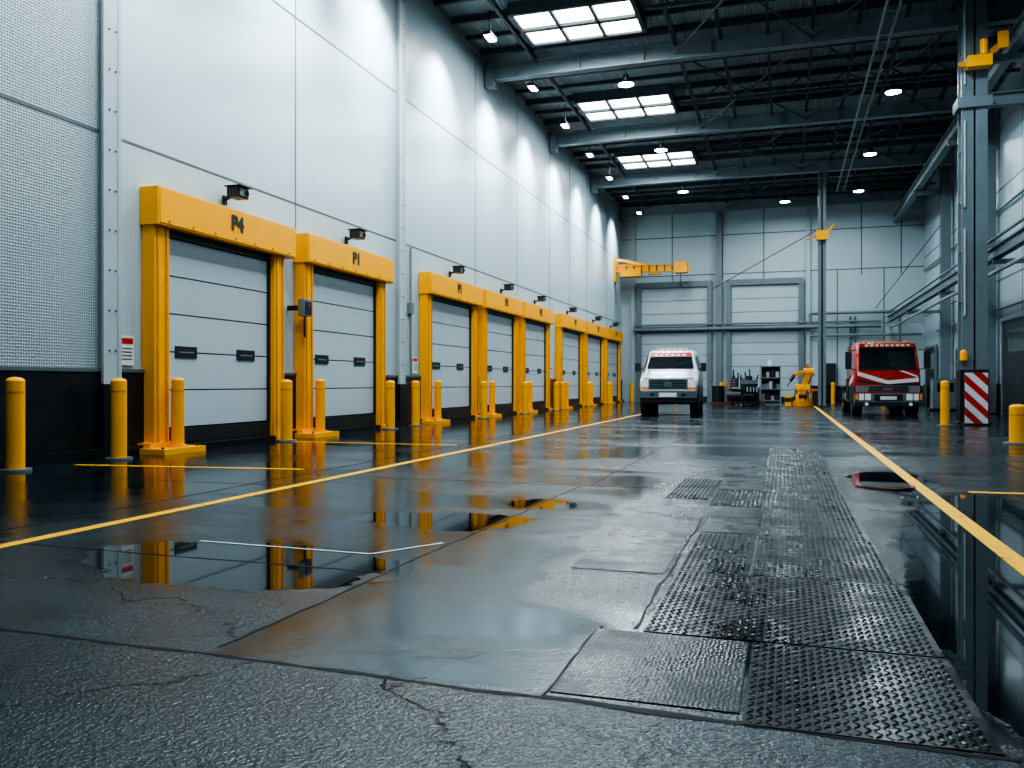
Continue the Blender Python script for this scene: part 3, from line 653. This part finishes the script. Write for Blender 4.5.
def truck():
    g = MB()
    def s2(y, hw, zb, zm, hwt, zt): return sec(y, hw, zb, hw, zm, hwt, zt)
    S = [s2(0.0, 0.98, 0.55, 1.45, 0.96, 1.58), s2(0.06, 1.04, 0.50, 1.50, 1.0, 1.66), s2(0.28, 1.06, 0.50, 1.52, 0.95, 2.36), s2(0.5, 1.06, 0.5, 1.52, 0.95, 2.52), s2(1.2, 1.06, 0.5, 1.52, 0.97, 2.6), s2(1.9, 1.06, 0.5, 1.52, 0.97, 2.58)]
    g.loft(S, 'red')
    g.add([(-0.92,0.035,1.64),(0.92,0.035,1.64),(0.87,0.262,2.34),(-0.87,0.262,2.34)], [(0,1,2,3)], 'glass')
    g.bar((-0.94,0.0,1.62),(0.94,0.0,1.62),0.04,0.05,'dark')
    g.box((-0.92, 0.10, 2.33), (0.92, 0.34, 2.38), 'dark'); g.box((-0.90, 0.12, 2.38), (0.90, 0.40, 2.50), 'red')
    for i in range(9): g.box((-0.72+i*0.165, 0.105, 2.405), (-0.61+i*0.165, 0.125, 2.475), 'paper')
    for i in range(5): g.box((-0.7+i*0.32, 0.5, 2.54), (-0.60+i*0.32, 0.6, 2.61), 'amber')
    g.bar((-0.7,0.02,1.66), (-0.1,0.1,1.93), 0.02, 0.02, 'dark'); g.bar((0.1,0.02,1.66), (0.7,0.1,1.93), 0.02, 0.02, 'dark')
    # swept white/dark graphics on the nose
    g.add([(-0.98,-0.008,1.54),(-0.98,-0.008,1.34),(0.0,-0.008,1.10),(0.98,-0.008,1.18),(0.98,-0.008,1.32),(0.0,-0.008,1.22)], [(0,1,2,5),(2,3,4,5)], 'paper')
    g.add([(-0.98,-0.009,1.40),(-0.98,-0.009,1.30),(-0.2,-0.009,1.08),(-0.2,-0.009,1.14)], [(0,1,2,3)], 'red')
    g.add([(-0.98,-0.007,1.26),(-0.98,-0.007,1.16),(0.0,-0.007,1.04),(0.98,-0.007,1.06),(0.98,-0.007,1.14),(0.0,-0.007,1.09)], [(0,1,2,5),(2,3,4,5)], 'dark')
    g.add([(0.35,-0.008,1.56),(0.50,-0.008,1.56),(0.95,-0.008,1.38),(0.95,-0.008,1.32)], [(0,1,2,3)], 'paper')
    # lower grey fascia + grille
    g.box((-1.02,-0.03,0.80),(1.02,0.05,1.04),'col')
    g.box((-0.66, -0.05, 0.80), (0.66, 0.02, 1.05), 'chrome'); g.box((-0.62,-0.055,0.82),(0.62,-0.045,1.03),'dark')
    for i in range(4): g.box((-0.62, -0.065, 0.84+i*0.05), (0.62, -0.05, 0.856+i*0.05), 'chrome')
    g.box((-0.16,-0.07,0.88),(0.16,-0.05,0.97),'chrome')
    g.box((-1.08, -0.16, 0.46), (1.08, 0.12, 0.80), 'col'); g.box((-1.09, -0.17, 0.34), (1.09, 0.15, 0.48), 'dark'); g.box((-0.45, -0.18, 0.52), (0.45, -0.15, 0.74), 'dark'); g.box((-0.26, -0.19, 0.56), (0.26, -0.17, 0.68), 'paper'); g.box((-1.08,-0.165,0.78),(1.08,-0.10,0.82),'red')
    for s in (-1, 1):
        g.box((s*0.54, -0.18, 0.52), (s*1.07, -0.15, 0.79), 'dark')
        g.box((s*0.56, -0.185, 0.54), (s*0.76, -0.15, 0.77), 'lampglass'); g.box((s*0.79, -0.185, 0.54), (s*0.95, -0.15, 0.77), 'lampglass'); g.box((s*0.98, -0.185, 0.56), (s*1.06, -0.12, 0.76), 'amber'); g.cyl((s*0.7,-0.19,0.41),(s*0.7,-0.16,0.41),0.06,'lampglass',14)
        g.add([(s*1.045,0.45,1.56),(s*1.045,1.45,1.56),(s*0.985,1.45,2.3),(s*0.985,0.62,2.3)], [(0,1,2,3)], 'glass')
        g.box((s*1.06, 0.05, 0.5), (s*1.064, 1.9, 0.98), 'dark')
        g.box((s*1.06, 0.35, 0.7), (s*1.066, 0.37, 1.5), 'dark'); g.box((s*1.06, 1.5, 0.7), (s*1.066, 1.52, 2.0), 'dark'); g.box((s*1.06, 1.3, 1.35), (s*1.09, 1.45, 1.40), 'dark')
        g.add([(s*1.064,0.4,1.3),(s*1.064,1.85,1.0),(s*1.064,1.85,1.15),(s*1.064,0.4,1.45)],[(0,1,2,3)],'paper')
        g.bar((s*1.0, 0.3, 2.3), (s*1.26, 0.1, 2.25), 0.03, 0.03, 'dark'); g.bar((s*1.0, 0.3, 1.6), (s*1.26, 0.1, 1.65), 0.03, 0.03, 'dark'); g.box((s*1.16, 0.04, 1.62), (s*1.36, 0.14, 2.22), 'dark')
        g.cyl((s*0.82, 1.0, 0.55), (s*1.068, 1.0, 0.55), 0.58, 'dark', 28); wheel(g, s*0.90, 1.0, 0.46, 0.30, s)
        wheel(g, s*0.86, 4.0, 0.46, 0.42, s); g.box((s*0.62, 3.45, 0.96), (s*1.1, 4.55, 1.0), 'dark')
    g.box((-0.45, 0.8, 0.45), (0.45, 4.8, 0.75), 'dark'); g.box((-0.55,3.5,0.75),(0.55,4.5,0.95),'dark'); g.cyl((0,4.0,0.95),(0,4.0,1.02),0.4,'dark',20)
    g.box((-1.1,1.9,0.62),(1.1,2.6,1.3),'dark'); g.box((-1.05, 1.9, 0.7), (1.05, 2.25, 2.3), 'col'); g.cyl((-1.0,2.4,0.8),(-1.0,2.4,2.5),0.07,'chrome',14); g.cyl((1.0,2.4,0.8),(1.0,2.4,2.5),0.07,'chrome',14)
    g.cyl((-0.9, 1.0, 0.46), (0.9, 1.0, 0.46), 0.08, 'dark', 10); g.cyl((-0.9, 4.0, 0.46), (0.9, 4.0, 0.46), 0.08, 'dark', 10)
    g.cyl((-0.85, 2.6, 0.62), (-0.85, 3.4, 0.62), 0.24, 'steel', 18); g.cyl((0.85, 2.6, 0.62), (0.85, 3.4, 0.62), 0.24, 'steel', 18)
    return g
truck().obj('semi_truck_tractor', (3.38, 31.9, 0), rot=(0, 0, math.radians(2)))

# ------------------------------------------------------------- workshop equipment at the back
g = MB()
g.cyl((-0.7,0,0.5), (0.7,0,0.5), 0.32, 'dark', 20); g.box((-0.5,-0.3,0.85), (0.5,0.3,0.95), 'steel'); g.cyl((-0.35,0,0.95), (-0.35,0,1.4), 0.18, 'dark', 14); g.box((0.05,-0.2,0.95), (0.5,0.2,1.35), 'col')
for x in (-0.5, 0.5):
    for y in (-0.25, 0.25): g.bar((x,y,0), (x,y,0.4), 0.06, 0.06, 'dark')
for i in range(5): g.cyl((-0.35,0,1.0+i*0.08), (-0.35,0,1.03+i*0.08), 0.24, 'steel', 14)
g.cyl((0.2,-0.25,1.15), (0.2,-0.32,1.15), 0.2, 'dark', 16); g.cyl((-0.6,0.1,0.8),(-0.75,0.1,1.3),0.04,'orange',8); g.cyl((0.8,0.2,0),(0.8,0.2,1.0),0.11,'dark',12)
for i in range(9): g.cyl((-0.6+i*0.15,random.uniform(-.2,.2),0.8),(-0.5+i*0.15+random.uniform(-.2,.2),random.uniform(-.2,.2),1.4+random.uniform(0,0.5)),0.035,'dark',8)
g.obj('air_compressor', (-2.2, 46.3, 0))
g = MB()
for x in (-0.5, 0.5):
    for y in (-0.3, 0.3): g.bar((x,y,0), (x,y,2.1), 0.06, 0.06, 'steel')
for z in (0.2, 0.8, 1.4, 2.0): g.box((-0.55,-0.35,z), (0.55,0.35,z+0.05), 'col')
g.box((-0.5,0.28,0.2),(0.5,0.3,2.0),'dark')
for z, n in ((0.25, 4), (0.85, 5), (1.45, 4)):
    for i in range(n):
        x = -0.46+i*0.95/n; h = random.uniform(0.2, 0.45); g.box((x,-0.25,z), (x+0.17,0.2,z+h), random.choice(['dark','steel','col','col','dark','colL']))
g.cyl((0.0,0,2.05), (0.0,0,2.4), 0.15, 'white', 12)
g.obj('equipment_rack', (-0.72, 47.0, 0))
# drums on pallets
g = MB()
for x, y, c in ((0,0,'dark'),(0.62,0.1,'col'),(0.3,0.6,'dark')):
    g.cyl((x,y,0.12),(x,y,0.98),0.28,c,20)
    for z in (0.15,0.42,0.68,0.96): g.cyl((x,y,z),(x,y,z+0.03),0.295,c,20)
g.box((-0.35,-0.4,0),(0.95,0.95,0.04),'rust'); g.box((-0.35,-0.4,0.08),(0.95,0.95,0.12),'rust')
for yy in (-0.35,0.25,0.85): g.box((-0.35,yy-0.05,0.04),(0.95,yy+0.05,0.08),'rust')
bp_ = g.obj('pallet_of_drums', (-3.5, 47.6, 0)); inst(bp_, (4.4, 51.2, 0)); inst(bp_, (-2.0, 50.4, 0))
# engine block on a stand, dark
g = MB()
g.box((-0.5,-0.35,0.1),(0.5,0.35,0.2),'dark')
for x in (-0.4,0.4):
    for y in (-0.28,0.28): g.cyl((x-0.03,y,0.07),(x+0.03,y,0.07),0.07,'rubber',10)
g.bar((-0.35,0,0.2),(-0.35,0,0.8),0.1,0.1,'dark'); g.box((-0.3,-0.25,0.6),(0.4,0.25,1.1),'dark'); g.box((-0.25,-0.3,1.1),(0.35,-0.05,1.3),'steel'); g.box((-0.25,0.05,1.1),(0.35,0.3,1.3),'steel')
for i in range(4): g.cyl((-0.2+i*0.17,-0.28,0.95),(-0.25+i*0.17,-0.42,0.7),0.04,'col',10)
g.cyl((0.4,0,0.85),(0.48,0,0.85),0.2,'steel',18); g.cyl((0.05,0,1.2),(0.05,0,1.5),0.14,'dark',16)
g.obj('engine_on_stand', (-1.75, 44.3, 0), rot=(0,0,0.5))
g = MB()
g.cyl((0,0,0), (0,0,0.25), 0.6, 'yellowd', 24); g.cyl((0,0,0.25), (0,0,0.7), 0.36, 'yellow', 24, r2=0.28); g.cyl((-0.34,0,0.85), (0.34,0,0.85), 0.24, 'yellow', 20); g.cyl((-0.36,0,0.85),(-0.34,0,0.85),0.16,'dark',16); g.cyl((-0.2,-0.36,0.5),(0.2,-0.36,0.5),0.1,'dark',12)
g.bar((0,0,0.85), (0.32,0.1,1.70), 0.24, 0.24, 'yellow'); g.cyl((0.05,0.1,1.70), (0.55,0.1,1.70), 0.2, 'yellow', 18); g.bar((0.32,0.1,1.78), (-0.40,-0.2,1.55), 0.17, 0.17, 'yellow'); g.cyl((0.3,0.1,1.85),(0.2,0.1,2.1),0.08,'yellowd',12)
g.cyl((-0.40,-0.2,1.55), (-0.60,-0.25,1.25), 0.09, 'dark', 12); g.bar((-0.60,-0.25,1.25), (-0.72,-0.3,0.95), 0.06, 0.06, 'steel'); g.box((-0.85,-0.4,0),(-0.55,0.2,0.55),'yellow'); g.box((-0.84,-0.41,0.2),(-0.56,-0.40,0.4),'dark'); g.box((0.55,-0.4,0),(0.85,0.3,0.75),'dark'); g.box((0.5,-0.45,0.75),(0.9,0.3,0.85),'orange')
for i in range(4): g.bar((-0.5+i*0.3,-0.35,0.2),(-0.3+i*0.25,-0.35,0.8+0.1*(i%2)),0.05,0.05,random.choice(['yellow','dark','orange']))
g.cyl((0.2,0.3,0.9),(0.45,0.3,1.6),0.04,'dark',8)
g.obj('industrial_robot_arm', (0.85, 45.3, 0))
g = MB(); g.box((-0.4,-0.3,0.1),(0.4,0.3,0.95),'red')
for i in range(4): g.box((-0.37,-0.32,0.15+i*0.2),(0.37,-0.3,0.31+i*0.2),'dark')
for x in (-0.3,0.3):
    for y in (-0.2,0.2): g.cyl((x-0.03,y,0.06),(x+0.03,y,0.06),0.06,'rubber',10)
g.obj('tool_cabinet', (5.7, 47.2, 0))
g = MB()
g.box((-0.6,-0.4,0),(0.6,0.4,0.1),'dark'); g.box((-0.45,-0.35,0.1),(0.45,0.35,1.3),'col'); g.box((-0.3,-0.38,0.8),(0.3,-0.35,1.15),'glass'); g.cyl((0.3,0,1.3),(0.3,0,1.9),0.06,'steel',8)
g.obj('pump_unit', (6.2, 38.6, 0))

# ------------------------------------------------------------- world + camera
w = bpy.data.worlds.new('world'); scene.world = w; w.use_nodes = True
w.node_tree.nodes['Background'].inputs[0].default_value = (0.38, 0.64, 0.82, 1); w.node_tree.nodes['Background'].inputs[1].default_value = 0.24
cam = bpy.data.cameras.new('camera'); co = bpy.data.objects.new('camera', cam); scene.collection.objects.link(co)
cam.sensor_width = 36; cam.lens = 850/1024*36; co.location = (0, 0, 1.1); co.rotation_euler = (math.pi/2, 0, math.radians(17.8)); cam.clip_end = 300
scene.camera = co
